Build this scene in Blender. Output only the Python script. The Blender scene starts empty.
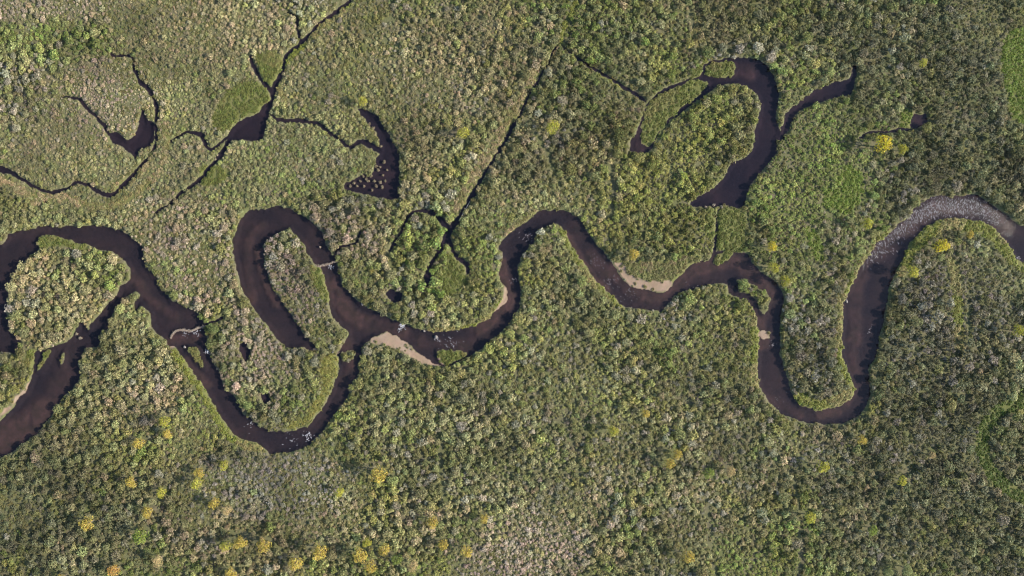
import bpy, math, random
import numpy as np
from mathutils import Vector
random.seed(7); rng = np.random.default_rng(7)
scene = bpy.context.scene
COL = scene.collection
S = 0.5                                   # metres per photo pixel on the ground
def W(px, py): return ((px - 512.0) * S, (288.0 - py) * S)

# ------------------------------------------------------------------ camera
CAM_H = 440.0
cam_d = bpy.data.cameras.new('camera'); cam = bpy.data.objects.new('camera', cam_d); COL.objects.link(cam)
cam.location = (0, 0, CAM_H); cam.rotation_euler = (0, 0, 0)
cam_d.sensor_width = 36.0; cam_d.lens = 36.0 * (CAM_H - 0.8) / 512.0
cam_d.clip_start = 1.0; cam_d.clip_end = 20000.0
scene.camera = cam
# ------------------------------------------------------------------ sky and sun
SUN_EL, SUN_AZ = 35.0, -7.0               # elevation; azimuth measured from +X towards +Y
SUN_POWER, SKY_POWER, EXPOSURE = 5.0, 0.15, 1.27
world = bpy.data.worlds.new('World'); scene.world = world; world.use_nodes = True
wn = world.node_tree; bg = wn.nodes['Background']
sky = wn.nodes.new('ShaderNodeTexSky'); sky.sky_type = 'NISHITA'; sky.sun_disc = False
sky.sun_elevation = math.radians(SUN_EL)
sky.sun_rotation = math.radians(90.0 - SUN_AZ)
sky.air_density = 1.0; sky.dust_density = .7; sky.ozone_density = 1.0
wn.links.new(sky.outputs[0], bg.inputs[0]); bg.inputs[1].default_value = SKY_POWER
sun_d = bpy.data.lights.new('sun', 'SUN'); sun_d.energy = SUN_POWER; sun_d.angle = math.radians(0.6)
sun_d.color = (1.0, 0.90, 0.77)
sun = bpy.data.objects.new('sun', sun_d); COL.objects.link(sun)
el, az = math.radians(SUN_EL), math.radians(SUN_AZ)
sdir = Vector((math.cos(el) * math.cos(az), math.cos(el) * math.sin(az), math.sin(el)))
sun.rotation_euler = sdir.to_track_quat('Z', 'Y').to_euler(); sun.location = sdir * 300
vs = scene.view_settings
vs.view_transform = 'Standard'; vs.look = 'None'; vs.exposure = EXPOSURE; vs.gamma = 1.0; vs.use_curve_mapping = False
scene.render.engine = 'CYCLES'
scene.render.resolution_x, scene.render.resolution_y = 1024, 576
scene.cycles.pixel_filter_type = 'BLACKMAN_HARRIS'; scene.cycles.filter_width = 1.15
scene.cycles.max_bounces = 6; scene.cycles.transparent_max_bounces = 8

# ------------------------------------------------------------------ traced layout (photo pixels)
RIVER = [(335,261),(337,271),(342,283),(351,294),(363,305),(380,313),(397,321),(409,325),(423,330),(442,331),(460,329),(475,326),
 (490,317),(500,307),(507,300),(506,287),(498,275),(501,266),(502,252),(497,247),(504,239),(522,224),(535,214),(549,209),(560,209),
 (572,213),(582,221),(587,232),(595,241),(605,254),(613,264),(623,279),(634,287),(648,290),(663,293),(673,283),(686,270),(698,262),
 (711,259),(715,252),(736,252),(750,255),(755,267),(763,273),(775,281),(784,296),(781,314),(780,335),(782,356),(788,377),(795,397),
 (807,407),(824,410),(842,404),(855,394),(852,381),(844,360),(842,345),(843,323),(844,302),(852,286),(862,265),(874,247),(891,232),
 (908,216),(924,201),(939,196),(958,196),(972,194),(989,201),(1006,215),(1024,226),(1075,252),
 (1075,292),(1024,264),(1015,256),(1008,243),(997,230),(983,222),(964,219),(943,220),(926,228),(910,243),(904,257),(892,282),(888,302),
 (883,327),(876,358),(869,370),(870,389),(867,406),(857,417),(840,424),(817,424),(799,420),(782,414),(772,404),(761,391),(758,377),
 (759,352),(759,331),(756,314),(750,305),(740,298),(730,293),(727,286),(717,283),(702,288),(682,292),(667,305),(661,314),(655,310),
 (623,307),(617,300),(602,287),(589,271),(576,252),(566,234),(560,224),(549,225),(539,231),(535,240),(524,255),(519,269),(520,290),
 (520,308),(515,316),(506,327),(494,337),(483,347),(471,357),(452,365),(442,366),(432,362),(417,352),(400,339),(384,332),(367,341),
 (362,346),(361,357),(358,372),(350,386),(347,399),(334,414),(324,429),(313,440),(301,450),(286,453),(273,454),(265,449),(253,442),
 (238,438),(227,427),(213,404),(202,385),(190,368),(177,350),(167,345),(163,339),(152,327),(150,318),(147,310),(140,307),(135,312),
 (133,304),(139,297),(135,293),(129,295),(119,304),(111,313),(109,329),(100,331),(98,345),(87,348),(83,354),(79,364),(80,372),(75,387),
 (60,402),(40,430),(20,446),(0,458),(-40,474),(-40,444),(0,420),(6,414),(17,400),(26,391),(30,379),(33,366),(34,352),(42,350),(52,347),
 (65,341),(73,335),(77,325),(83,322),(87,329),(92,322),(98,315),(104,307),(110,300),(116,296),(119,285),(127,283),(129,271),(123,260),
 (112,252),(98,250),(87,245),(79,243),(67,240),(54,235),(44,235),(40,237),(36,244),(38,249),(31,256),(21,265),(12,279),(7,298),(8,320),
 (14,336),(20,343),(15,355),(0,351),(-40,350),(-40,255),(0,245),(7,233),(12,233),(25,229),(44,226),(62,227),(75,227),(92,225),(106,226),
 (116,228),(126,233),(135,241),(142,247),(142,255),(146,264),(151,273),(157,282),(163,290),(171,300),(182,305),(194,310),(202,319),
 (205,329),(208,350),(217,370),(225,389),(238,402),(244,414),(251,419),(267,429),(290,432),(305,426),(313,419),(324,405),(332,389),
 (337,375),(339,362),(337,353),(345,341),(347,332),(336,322),(331,313),(329,300),(325,283),(320,269),(318,265)]
SIDE = [(337,262),(331,254),(326,244),(321,231),(311,221),(297,212),(280,206),(265,208),(252,209),(240,218),(234,235),(232,252),(236,269),
 (240,285),(248,302),(257,314),(269,329),(280,342),(288,349),(301,347),(311,351),(316,347),(311,342),(301,330),(290,314),(280,299),
 (275,292),(267,273),(263,254),(265,242),(273,235),(286,231),(292,232),(301,241),(306,250),(312,260),(317,267)]
OXBOW = [(703,66),(712,60),(728,58),(745,56),(762,61),(774,75),(779,90),(778,102),(777,117),(780,127),(782,134),(778,140),(777,152),(767,166),
 (755,180),(748,192),(742,208),(722,206),(692,207),(692,200),(709,190),(724,177),(731,163),(745,157),(755,142),(755,127),(759,117),
 (760,102),(755,92),(743,86),(724,84),(716,87),(707,94),(693,104),(676,117),(662,129),(654,146),(646,154),(632,153),(630,142),(639,127),
 (645,108),(652,98),(665,88),(680,81),(699,77)]
OXARM = [(779,140),(784,120),(790,109),(801,100),(815,89),(836,82),(849,77),(852,66),(857,66),(856,80),(853,91),(849,94),(838,97),(822,102),
 (807,107),(795,116),(789,130),(784,138)]
POND_BOOT = [(270,88),(275,89),(273,104),(269,113),(264,131),(260,141),(242,140),(232,141),(227,137),(230,129),(242,119),(258,112),(262,105),(268,101)]
POND_BOW = [(358,108),(372,112),(382,124),(392,140),(398,152),(400,173),(399,192),(400,199),(384,199),(372,196),(355,193),(345,190),(344,182),
 (353,180),(363,174),(370,176),(374,166),(377,157),(380,150),(376,134),(366,121)]
POND_WEST = [(109,134),(117,132),(126,139),(134,133),(138,122),(142,108),(146,119),(153,121),(154,134),(149,146),(140,150),(136,160),(130,153),(122,147),(111,142)]
POND_MUD = [(912,117),(916,113),(921,114),(927,112),(928,119),(929,126),(923,125),(917,128),(911,126)]
POOLS = [[(261,394),(268,393),(271,400),(266,405),(261,401)],[(239,345),(246,342),(250,352),(246,361),(241,354)],
 [(424,274),(431,271),(433,283),(427,288),(423,281)],[(386,292),(395,290),(402,294),(396,303),(389,300)]]
# ribbons: (name, [(x,y,halfwidth px)...])
CREEKS = {
 'arc': [(110,53,.9),(116,56,1.0),(124,55,1.1),(132,58,1.4),(137,77,2.0),(150,93,2.2),(156,107,2.3),(156,125,2.2),(155,143,1.6),(147,158,1.2),(136,170,2.2),
  (126,182,2.4),(117,192,2.2),(107,195,2.2),(95,190,1.9),(86,185,1.8),(77,182,1.9),(69,187,1.9),(54,192,1.9),(42,190,1.8),(27,182,1.7),(12,173,2.2),(0,169,4.2),(-25,165,3.5)],
 'westfeeder': [(60,97,.9),(72,98,1.1),(80,100,1.5),(90,113,1.5),(103,124,1.5),(109,135,1.9)],
 'north': [(362,-14,1.6),(345,4,1.6),(328,17,1.6),(313,29,1.7),(299,45,1.9),(286,56,1.9),(282,73,2.0),(274,86,2.6),(272,94,3.2)],
 'northbranch': [(300,42,1.5),(297,29,1.5),(296,17,1.3),(285,10,1.0)],
 'forkleft': [(249,56,1.4),(252,63,2.1),(261,80,1.8),(270,91,2.2)],
 'bowfeeder': [(270,114,1.5),(278,119,2.0),(287,120,2.0),(304,121,1.9),(321,126,2.3),(335,137,1.8),(350,146,2.0),(360,142,2.6),(368,144,2.8),(382,152,2.6)],
 'southwest': [(229,138,1.8),(221,154,2.6),(212,164,2.0),(201,179,1.8),(184,191,1.6),(167,205,1.5),(155,213,1.4)],
 'southwestbranch': [(229,136,1.3),(218,144,1.4),(210,149,1.7),(205,145,2.0),(201,135,2.6),(192,133,1.4),(184,133,1.2),(170,140,1.1)],
 'ditch': [(451,229,2.6),(461,214,1.7),(472,196,1.7),(482,176,1.7),(502,146,1.6),(523,108,1.3),(540,76,1.2),(556,46,.9)],
 'loop': [(390,250,1.2),(396,240,1.6),(402,230,1.8),(410,215,1.9),(420,211,1.9),(432,212,2.5),(441,220,3.0),(448,230,3.6),(443,244,3.2),(433,260,2.4),(426,276,2.4)],
 'hook': [(448,236,2.0),(452,249,2.0),(458,257,2.2),(466,265,2.2),(470,275,2.0)],
 'oxditch': [(562,47,.9),(575,55,1.5),(599,72,1.9),(625,87,1.7),(646,101,1.9)],
 'mudline': [(914,128,1.3),(897,130,1.2),(884,131,1.2),(870,132,1.2),(861,138,1.5)],
 'scrubline': [(333,257,1.5),(340,248,1.5),(351,245,1.2),(358,240,1.2),(361,232,1.0)],
 'outlet': [(720,208,1.0),(717,216,1.1),(718,226,.9),(716,236,1.3),(717,246,1.1),(715,254,1.8)],
 'damline': [(204,324,1.6),(213,321,1.4),(222,318,1.3)],
}
ISLETS = [[(186,349),(192,347),(198,352),(201,360),(202,368),(196,362),(189,355)],
 [(437,353),(446,350),(462,351),(467,354),(458,360),(444,365),(439,361)],
 [(738,281),(746,281),(753,285),(763,291),(770,300),(766,313),(762,312),(757,302),(748,294),(740,291)],
 [(713,262),(718,256),(730,250),(734,254),(726,261),(718,265)],
 [(341,353),(348,350),(355,352),(354,358),(346,361),(340,358)],
 [(35,372),(40,361),(46,351),(50,352),(46,361),(39,370)],
 [(760,333),(766,330),(770,334),(768,339),(761,338)],
 [(58,358),(63,353),(62,360),(59,366)],
 [(643,124),(646,110),(654,100),(668,90),(689,81),(703,80),(707,87),(693,100),(677,112),(663,126),(655,140),(648,146),(642,138)],
 [(706,68),(714,63),(730,62),(736,68),(730,76),(714,76),(704,75)]]
BARS = {   # bare sand and gravel
 'tan gravel point bar jutting into the river below the round willow clump': [(614,262),(623,279),(634,288),(648,291),(664,294),(672,284),(664,279),(650,282),(636,276),(626,266)],
 'long pale sand strip along the lower bank of the middle bend': [(369,341),(384,331),(398,336),(417,351),(436,355),(444,366),(428,366),(414,359),(402,353),(388,346)],
 'pale sandy edge of the bank at the left border': [(32,374),(31,381),(26,393),(17,402),(5,415),(-6,424),(-8,419),(3,410),(15,397.5),(25,388)],
 'narrow tan sand rim inside the sharp bend beside the willow peninsula': [(503,277),(508,288),(509,300),(502,308),(494,315),(499,303),(503,296),(503,285)],
 'small reddish gravel spit in the narrow right hand reach': [(759,333),(766,329),(771,334),(768,340),(760,339)],
 'pinkish gravel apron at the left end of the first dam': [(166,344),(170,334),(177,331),(176,340),(173,349)],
 'pink gravel fan just below the dam on the horseshoe channel': [(320,270),(326,268),(330,276),(332,288),(327,290),(324,280)]}
MEADOWS = [  # (polygon, density) grassy places without shrubs
 [(641,126),(645,109),(653,98),(668,88),(689,79),(704,78),(709,87),(694,102),(678,114),(664,128),(656,142),(648,148),(640,140)],
 [(717,212),(729,208),(742,211),(746,223),(744,236),(744,249),(731,252),(718,248),(716,232)],
 [(450,251),(458,261),(464,270),(466,281),(457,292),(445,294),(441,280),(446,264)],
 [(616,262),(640,262),(668,262),(690,256),(698,262),(684,272),(672,284),(660,281),(636,277)],
 [(240,84),(262,84),(268,100),(258,111),(240,118),(226,131),(212,122),(222,100)],
 [(257,56),(281,54),(279,74),(272,86),(265,80)],
 [(846,166),(860,172),(864,190),(857,206),(844,214),(834,204),(836,188)],
 [(806,226),(816,232),(824,252),(818,262),(808,244)],
 [(826,188),(838,194),(834,206),(824,204)],
 [(322,362),(336,356),(337,372),(331,388),(322,404),(312,417),(300,425),(288,430),(290,424),(304,418),(315,402),(322,384)],
 [(41,236),(54,235),(67,240),(79,243),(88,246),(86,250),(70,247),(56,246),(41,247)],
 [(310,268),(320,270),(326,284),(329,300),(324,300),(316,288)],
 [(1003,40),(1040,30),(1040,120),(1012,118),(1006,90)],
 [(28,352),(36,350),(34,366),(24,366)],
 [(700,66),(710,62),(713,76),(700,77),(690,80)],
 [(708,216),(714,213),(715,226),(714,238),(708,236),(705,226)],
 [(201,168),(216,166),(230,170),(222,182),(204,186)],
 [(902,112),(911,110),(912,128),(902,128)],
 [(706,68),(714,62),(730,61),(737,68),(730,77),(714,77),(703,76)] ]
# grassy strips without shrubs: (polyline, halfwidth px)
STRIPS = [([(178,353),(190,371),(203,389),(214,408),(226,429),(240,441),(256,446)],5.5),
 ([(430,334),(462,332),(478,328),(492,318),(500,306)],5.0),([(562,227),(577,256),(590,276),(604,290),(618,303)],4.4),
 ([(757,318),(757,350),(755,380)],6.0),([(841,300),(840,330),(840,350),(846,372),(852,392)],3.6),([(842,302),(850,286),(860,266),(872,248),(888,233)],2.4),
 ([(800,399),(812,405),(826,407),(842,401),(852,394)],6.5),
 ([(900,270),(908,252),(922,236),(944,225),(964,223),(984,228),(998,238),(1010,254),(1030,270)],7.0),
 ([(952,262),(956,290),(958,320),(958,345)],4.6),([(1020,402),(996,412),(984,428),(982,448),(990,470),(1006,486),(1030,500)],6.0),
 ([(166,126),(166,150),(160,170),(146,184),(132,196),(112,206),(88,205),(62,196),(34,202)],3.0),
 ([(575,4),(566,26),(556,50),(548,66)],2.0),([(458,208),(478,170),(500,138),(520,104),(538,74)],4.4),
 ([(60,198),(30,194),(6,182),(-20,178)],3.0),([(280,70),(288,60),(303,46),(318,31),(332,19),(350,4)],2.2),
 ([(505,236),(522,221),(536,211)],1.8),([(270,80),(286,100)],1.5),([(700,20),(694,36),(704,60)],2.0),
 ([(110,190),(130,180),(145,164)],3.2), ([(600,76),(630,92)],0.8)]
# narrow lanes between the shrubs, damp and bare
LANES = [([(705,498),(709,520),(711,545),(716,580)],1.8),([(794,480),(799,505),(801,540),(798,580)],1.8),([(612,165),(613,190),(610,215)],2.2),
 ([(660,140),(672,160),(668,178)],1.2),([(520,110),(545,150),(566,200)],1.0),([(910,466),(890,490),(876,520)],1.2),([(690,8),(696,40)],1.6),
 ([(970,270),(968,320),(975,350)],1.6),([(640,20),(668,36),(680,60)],1.0),([(560,420),(575,450),(578,475)],1.1),([(442,430),(442,470),(445,520)],1.2),
 ([(820,200),(834,222)],1.2),([(246,210),(243,200)],1.2),([(36,60),(60,84)],1.0),([(595,120),(612,150),(613,170)],1.2),([(388,240),(392,268)],1.6),([(812,395),(770,470)],.8)]
SHALLOWS = [([(500,262),(504,280),(509,300),(498,314),(480,329)],5.5,1.0),([(566,236),(585,268),(606,290)],4.5,.9),([(613,270),(632,290),(655,296),(670,293),(690,274),(712,264),(730,262)],7.0,1.0),
 ([(762,322),(764,345)],6.0,.8),([(852,390),(842,409),(820,415)],4.5,.8),([(330,288),(342,306),(360,322),(385,326),(400,332)],9.0,.9),([(345,345),(352,360),(345,380)],8.0,.7),
 ([(866,262),(856,300),(856,340)],9.0,.55),([(850,340),(856,370)],6.0,.6),([(880,252),(905,232),(940,208),(980,208),(1005,224)],12.0,.75),  # last ribbon: pale bed on the right bend also stands in for sky sheen
 ([(735,262),(756,278),(770,296)],7.0,.8),([(252,300),(246,270),(248,240),(262,225)],4.0,.45),([(275,305),(262,275),(255,250)],3.5,.8),([(130,275),(150,300),(175,318)],5.0,.55),
 ([(-20,446),(14,432),(44,410)],17.0,1.3),([(716,70),(735,70),(750,72)],9.0,.85),([(640,148),(646,128),(650,112)],7.0,.8),([(184,360),(205,385)],5.0,.7),([(172,340),(195,338)],6.0,.7),([(420,342),(450,346),(470,345)],8.0,.5),
 ([(60,375),(50,390)],10.0,.35),([(590,255),(606,275)],7.0,.6),([(770,398),(800,414)],5.0,.6),([(912,118),(928,120)],8.0,.7)]
# colour regions for the shrubs: (cx, cy, rx, ry, palette, weight, size factor)
REG = [(105,105,40,34,'pink',2.4,.50),(60,125,60,50,'tan',.9,.62),(20,90,45,50,'grey',.5,.9),(60,165,60,25,'palegreen',.9,.6),(190,255,45,45,'pink',.75,.95),(66,298,48,38,'tan',.85,.95),
 (288,285,22,48,'pink',1.2,.95),(252,365,34,42,'pink',1.1,.95),(425,155,26,30,'tan',.7,.9),(268,484,58,26,'grey',2.2,.8),(520,552,52,28,'pink',2.0,.7),
 (225,30,55,28,'tan',.75,.8),(15,12,60,14,'pink',.7,.8),(485,60,45,45,'tan',.4,.85),(330,232,45,26,'pink',.55,1.0),(950,310,48,60,'grey',.75,1.0),(900,60,130,60,'dark',.7,1.0),
 (990,150,80,90,'dark',1.6,1.05),(960,500,120,100,'dark',1.2,1.0),(640,190,60,50,'lime',.8,1.1),(705,135,48,42,'lime',1.0,1.1),(825,160,52,62,'green',2.2,.75),(800,240,24,50,'green',1.0,.8),(430,250,30,40,'green',.6,1.15),  # dark at right: greyer willows, with some lens falloff put into the colour
 (490,235,30,30,'green',.5,1.1),(30,500,60,70,'dark',.55,1.0),(60,42,70,20,'green',.75,1.0),(130,30,60,20,'dark',.4,1.0),(170,110,40,50,'palegreen',.5,.7),(235,110,60,60,'palegreen',.55,.75),(320,60,60,50,'lime',.35,.95),
 (330,160,60,40,'palegreen',.5,.85),(590,30,60,30,'green',.4,1.0),(620,60,40,30,'dark',.45,1.0),(760,30,70,30,'dark',.4,1.0),(600,400,80,50,'lime',.35,1.05),(740,350,30,50,'lime',.4,1.0),
 (812,350,24,50,'grey',.45,.85),(835,240,30,40,'pink',.3,.85),(140,400,50,40,'tan',.4,.95),(60,220,60,10,'palegreen',.6,.9),(470,400,90,50,'palegreen',.3,1.05),(250,520,130,60,'tan',.3,1.0),
 (640,480,150,60,'tan',.25,.95),(560,150,50,70,'tan',.35,1.0),(520,180,50,50,'palegreen',.4,1.05),(145,345,40,40,'palegreen',.4,1.1),(690,20,30,40,'tan',.3,1.0),(960,80,120,90,'dark',1.4,1.0),(950,400,110,120,'dark',.9,1.0),(30,540,90,60,'dark',.8,1.0),(470,400,170,70,'lime',.3,1.0),(640,360,130,50,'lime',.35,1.0),(560,400,180,80,'palegreen',.5,1.0),(560,420,220,90,'grey',.3,1.0),(560,70,45,50,'dark',.4,1.0),(300,20,40,30,'grey',.3,.9),(215,185,35,20,'palegreen',.6,.8),(200,55,100,50,'tan',1.1,.62),(170,150,130,50,'tan',.6,.58),(170,150,130,50,'palegreen',.6,.6),(400,60,100,60,'tan',.8,.8),(330,100,80,60,'palegreen',.5,.72),(15,8,80,14,'pink',1.2,.7),(55,40,55,16,'green',1.2,.9),(480,40,60,50,'tan',.5,.8),(180,250,50,50,'tan',.6,.9)]
PAL = {'base':[(.108,.113,.034),(.126,.124,.043),(.138,.138,.060),(.092,.104,.032),(.150,.145,.048)],
 'tan':[(.205,.165,.090),(.185,.165,.085),(.155,.150,.070),(.215,.170,.105)],
 'pink':[(.235,.180,.135),(.205,.165,.125),(.175,.155,.105),(.245,.195,.150)],
 'grey':[(.165,.152,.122),(.182,.166,.136),(.145,.138,.100),(.190,.168,.142)],
 'dark':[(.070,.077,.036),(.084,.084,.047),(.098,.094,.060),(.062,.072,.030)],
 'lime':[(.170,.170,.040),(.145,.155,.040),(.125,.140,.036),(.185,.180,.055)],
 'green':[(.084,.122,.022),(.102,.136,.028),(.118,.150,.038),(.128,.145,.050)],
 'palegreen':[(.155,.160,.072),(.170,.170,.075),(.140,.155,.058),(.180,.170,.090)]}
# taller trees: (x, y, crown radius px, colour)
TREES = [(137,479,6.5,'golden'),(166,490,6,'lime'),(202,481,6,'lime'),(204,470,5.5,'golden'),(228,463,5.5,'lime'),(218,501,6,'golden'),(231,507,5.5,'tan'),(94,520,7.5,'golden'),
 (153,509,6.5,'golden'),(148,531,8,'green'),(163,556,6,'tan'),(120,566,6,'orange'),(246,537,7,'golden'),(230,542,6,'lime'),(235,570,6.5,'golden'),(67,574,5,'golden'),(172,432,5.5,'golden'),
 (144,441,6,'golden'),(170,419,6,'lime'),(382,470,8.5,'golden'),(268,541,7.5,'golden'),(324,547,8.5,'golden'),(299,559,7,'golden'),(363,551,8,'golden'),(373,562,6.5,'golden'),
 (369,539,5,'lime'),(398,556,6,'green'),(414,562,6,'tan'),(468,547,6.5,'golden'),(444,541,5.5,'golden'),(434,519,6.5,'golden'),(386,546,6,'golden'),(484,516,5,'golden'),(342,489,5,'lime'),
 (612,429,6,'lime'),(644,412,4.5,'golden'),(685,552,6.5,'golden'),(675,452,5.5,'golden'),(667,461,5.5,'golden'),(727,469,6,'tan'),(706,470,6,'green'),(818,464,6.5,'lime'),(806,514,6,'lime'),
 (883,569,5,'palegreen'),(901,566,6.5,'palegreen'),(858,439,5,'golden'),(868,527,5.5,'green'),(928,454,4,'tan'),(896,478,5.5,'lime'),
 (875,147,9.0,'yellow'),(934,246,7.5,'yellow'),(906,272,6.5,'lime'),(861,225,6,'lime'),(768,247,5.5,'yellow'),(770,268,6,'lime'),(781,281,5.5,'lime'),(897,151,5.5,'lime'),(918,65,4.5,'lime'),
 (552,130,7,'lime'),(464,136,6.5,'lime'),(632,255,6,'golden'),(1010,330,6,'lime'),(965,235,4.5,'golden'),(365,104,5,'lime')]
TCOL = {'golden':(.30,.235,.050),'lime':(.27,.26,.040),'tan':(.32,.25,.12),'green':(.13,.165,.032),'orange':(.36,.22,.060),'yellow':(.36,.30,.030),'palegreen':(.19,.21,.085)}

# ------------------------------------------------------------------ numpy helpers
XMIN, XMAX, YMIN, YMAX, H = -280.0, 280.0, -166.0, 166.0, 0.5
nx = int((XMAX - XMIN) / H) + 1; ny = int((YMAX - YMIN) / H) + 1
gx = XMIN + H * np.arange(nx); gy = YMIN + H * np.arange(ny)
GX, GY = np.meshgrid(gx, gy)                       # [ny, nx]
def vnoise(x, y, scale, seed, octaves=3):
    out = np.zeros(np.shape(x)); amp = 1.0; tot = 0.0; f = 1.0 / scale
    for o in range(octaves):
        r = np.random.default_rng(seed * 31 + o); L = r.random((256, 256))
        u = np.asarray(x) * f + 1000.3 + 17 * o; v = np.asarray(y) * f + 1000.7 + 29 * o
        i = np.floor(u).astype(int); j = np.floor(v).astype(int); a = u - i; b = v - j
        a = a * a * (3 - 2 * a); b = b * b * (3 - 2 * b)
        i0, i1, j0, j1 = i % 256, (i + 1) % 256, j % 256, (j + 1) % 256
        out += amp * ((L[j0, i0] * (1 - a) + L[j0, i1] * a) * (1 - b) + (L[j1, i0] * (1 - a) + L[j1, i1] * a) * b)
        tot += amp; amp *= .5; f *= 2.03
    return out / tot * 2 - 1
def smooth_closed(pts, n=3):
    P = np.array(pts, float); m = len(P); out = []
    for i in range(m):
        p0, p1, p2, p3 = P[i - 1], P[i], P[(i + 1) % m], P[(i + 2) % m]
        for k in range(n):
            t = k / n
            out.append(.5 * ((2 * p1) + (-p0 + p2) * t + (2 * p0 - 5 * p1 + 4 * p2 - p3) * t * t + (-p0 + 3 * p1 - 3 * p2 + p3) * t ** 3))
    return np.array(out)
def smooth_open(pts, n=4):
    P = np.array(pts, float); m = len(P); out = []
    for i in range(m - 1):
        p0, p1, p2, p3 = P[max(i - 1, 0)], P[i], P[i + 1], P[min(i + 2, m - 1)]
        for k in range(n):
            t = k / n
            out.append(.5 * ((2 * p1) + (-p0 + p2) * t + (2 * p0 - 5 * p1 + 4 * p2 - p3) * t * t + (-p0 + 3 * p1 - 3 * p2 + p3) * t ** 3))
    out.append(P[-1]); return np.array(out)
WX = GX + .9 * vnoise(GX, GY, 5.0, 3) + .5 * vnoise(GX, GY, 1.6, 5, 2)     # warped coordinates give ragged banks
WY = GY + .9 * vnoise(GX, GY, 5.0, 4) + .5 * vnoise(GX, GY, 1.6, 6, 2)
FAR = 12.0
def world_pts(P):
    P = np.array(P, float).copy(); P[:, 0] = (P[:, 0] - 512) * S; P[:, 1] = (288 - P[:, 1]) * S; return P
def window(lo, hi, pad):
    i0 = max(int((lo[0] - pad - XMIN) / H), 0); i1 = min(int((hi[0] + pad - XMIN) / H) + 2, nx)
    j0 = max(int((lo[1] - pad - YMIN) / H), 0); j1 = min(int((hi[1] + pad - YMIN) / H) + 2, ny)
    return i0, i1, j0, j1
def seg_dist(D, a, b, ra, rb, pad):
    """lower D (in place) to the distance from segment a-b less its half width"""
    lo = np.minimum(a, b) - max(ra, rb); hi = np.maximum(a, b) + max(ra, rb)
    i0, i1, j0, j1 = window(lo, hi, pad)
    if i1 <= i0 or j1 <= j0: return
    x = WX[j0:j1, i0:i1] - a[0]; y = WY[j0:j1, i0:i1] - a[1]; d = b - a; L2 = max(d @ d, 1e-9)
    t = np.clip((x * d[0] + y * d[1]) / L2, 0, 1)
    q = np.hypot(x - t * d[0], y - t * d[1]) - (ra + (rb - ra) * t)
    np.minimum(D[j0:j1, i0:i1], q, out=D[j0:j1, i0:i1])
def sd_polygon(pts, n=3, pad=FAR):
    P = world_pts(smooth_closed(pts, n) if n > 1 else pts); D = np.full((ny, nx), FAR)
    for k in range(len(P)): seg_dist(D, P[k], P[(k + 1) % len(P)], 0, 0, pad)
    i0, i1, j0, j1 = window(P.min(0), P.max(0), 2)
    inside = np.zeros((j1 - j0, i1 - i0), bool); x = WX[j0:j1, i0:i1]; y = WY[j0:j1, i0:i1]
    for k in range(len(P)):
        a, b = P[k], P[(k + 1) % len(P)]
        if a[1] == b[1]: continue
        inside ^= ((a[1] > y) != (b[1] > y)) & (x < (b[0] - a[0]) * (y - a[1]) / (b[1] - a[1]) + a[0])
    sub = D[j0:j1, i0:i1]; sub[inside] *= -1
    return D
def sd_ribbon(pts, pad=FAR, wf=S):
    P = smooth_open(pts); Q = world_pts(P[:, :2]); D = np.full((ny, nx), FAR)
    for k in range(len(Q) - 1): seg_dist(D, Q[k], Q[k + 1], P[k, 2] * wf, P[k + 1, 2] * wf, pad)
    return D
def sst(a, b, x):
    t = np.clip((x - a) / (b - a), 0, 1); return t * t * (3 - 2 * t)

BODY = []                                           # (object name, label, signed distance)
BODY.append(('river', 'dark brown river winding from left to right in tight bends', sd_polygon(RIVER)))
BODY.append(('side_channel', 'dark horseshoe shaped side channel round the long narrow island', sd_polygon(SIDE)))
BODY.append(('oxbow_lake', 'dark curved oxbow lake around the yellow green bush peninsula', sd_polygon(OXBOW)))
BODY.append(('oxbow_lake', 'narrow dark arm of water right of the oxbow lake', sd_polygon(OXARM)))
BODY.append(('pond', 'boot shaped black pond where four creeks meet', sd_polygon(POND_BOOT)))
BODY.append(('pond', 'bow shaped dark pond with pale tussocks along its left side', sd_polygon(POND_BOW)))
BODY.append(('pond', 'ragged black pond beside the pinkish heath patch', sd_polygon(POND_WEST)))
BODY.append(('pond', 'small muddy pool near the bright yellow tree', sd_polygon(POND_MUD)))
for q, t in zip(POOLS, ['tiny dark pool on the lower round island', 'tiny dark pool at the upper left of the round island',
                        'small dark pool at the end of the looping creek', 'small dark pool between willows just above the river']):
    BODY.append(('pool', t, sd_polygon(q)))
CL = {'arc':'thin black creek curving round the sedge basin at left','westfeeder':'thin dark rill running into the ragged left pond','north':'straight dark creek coming down from the top edge to the boot shaped pond',
 'northbranch':'short dark rill joining the straight top creek','forkleft':'short left fork of the creek above the boot shaped pond','bowfeeder':'thin creek linking the boot shaped pond with the bow shaped pond',
 'southwest':'thin creek running down left from the boot shaped pond','southwestbranch':'crooked thin rill left of the boot shaped pond','ditch':'straight diagonal dark ditch through the scrub',
 'loop':'looping dark creek round the green willow clump','hook':'short dark creek beside the small green meadow','oxditch':'thin dark ditch running into the left tip of the oxbow lake',
 'mudline':'thin dark rill between the muddy pool and the yellow tree','scrubline':'thin dark rill entering above the horseshoe dam','outlet':'thin rill on the left of the small square meadow below the oxbow',
 'outleteast':'thin rill on the right of the small square meadow below the oxbow','damline':'thin dark rill running right from the first dam'}
for k, pts in CREEKS.items(): BODY.append(('creek', CL[k], sd_ribbon(pts)))
BIG0 = np.minimum.reduce([b[2] for b in BODY[:7]])
ISL = np.full((ny, nx), FAR)
for q in ISLETS: ISL = np.minimum(ISL, sd_polygon(q))
ISL = ISL + .9 * vnoise(GX, GY, 3.2, 95, 3)
D = np.full((ny, nx), FAR)                          # >0 land, <0 water, metres
for n, l, d in BODY: D = np.minimum(D, d)
D = np.maximum(D, -ISL)
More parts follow.
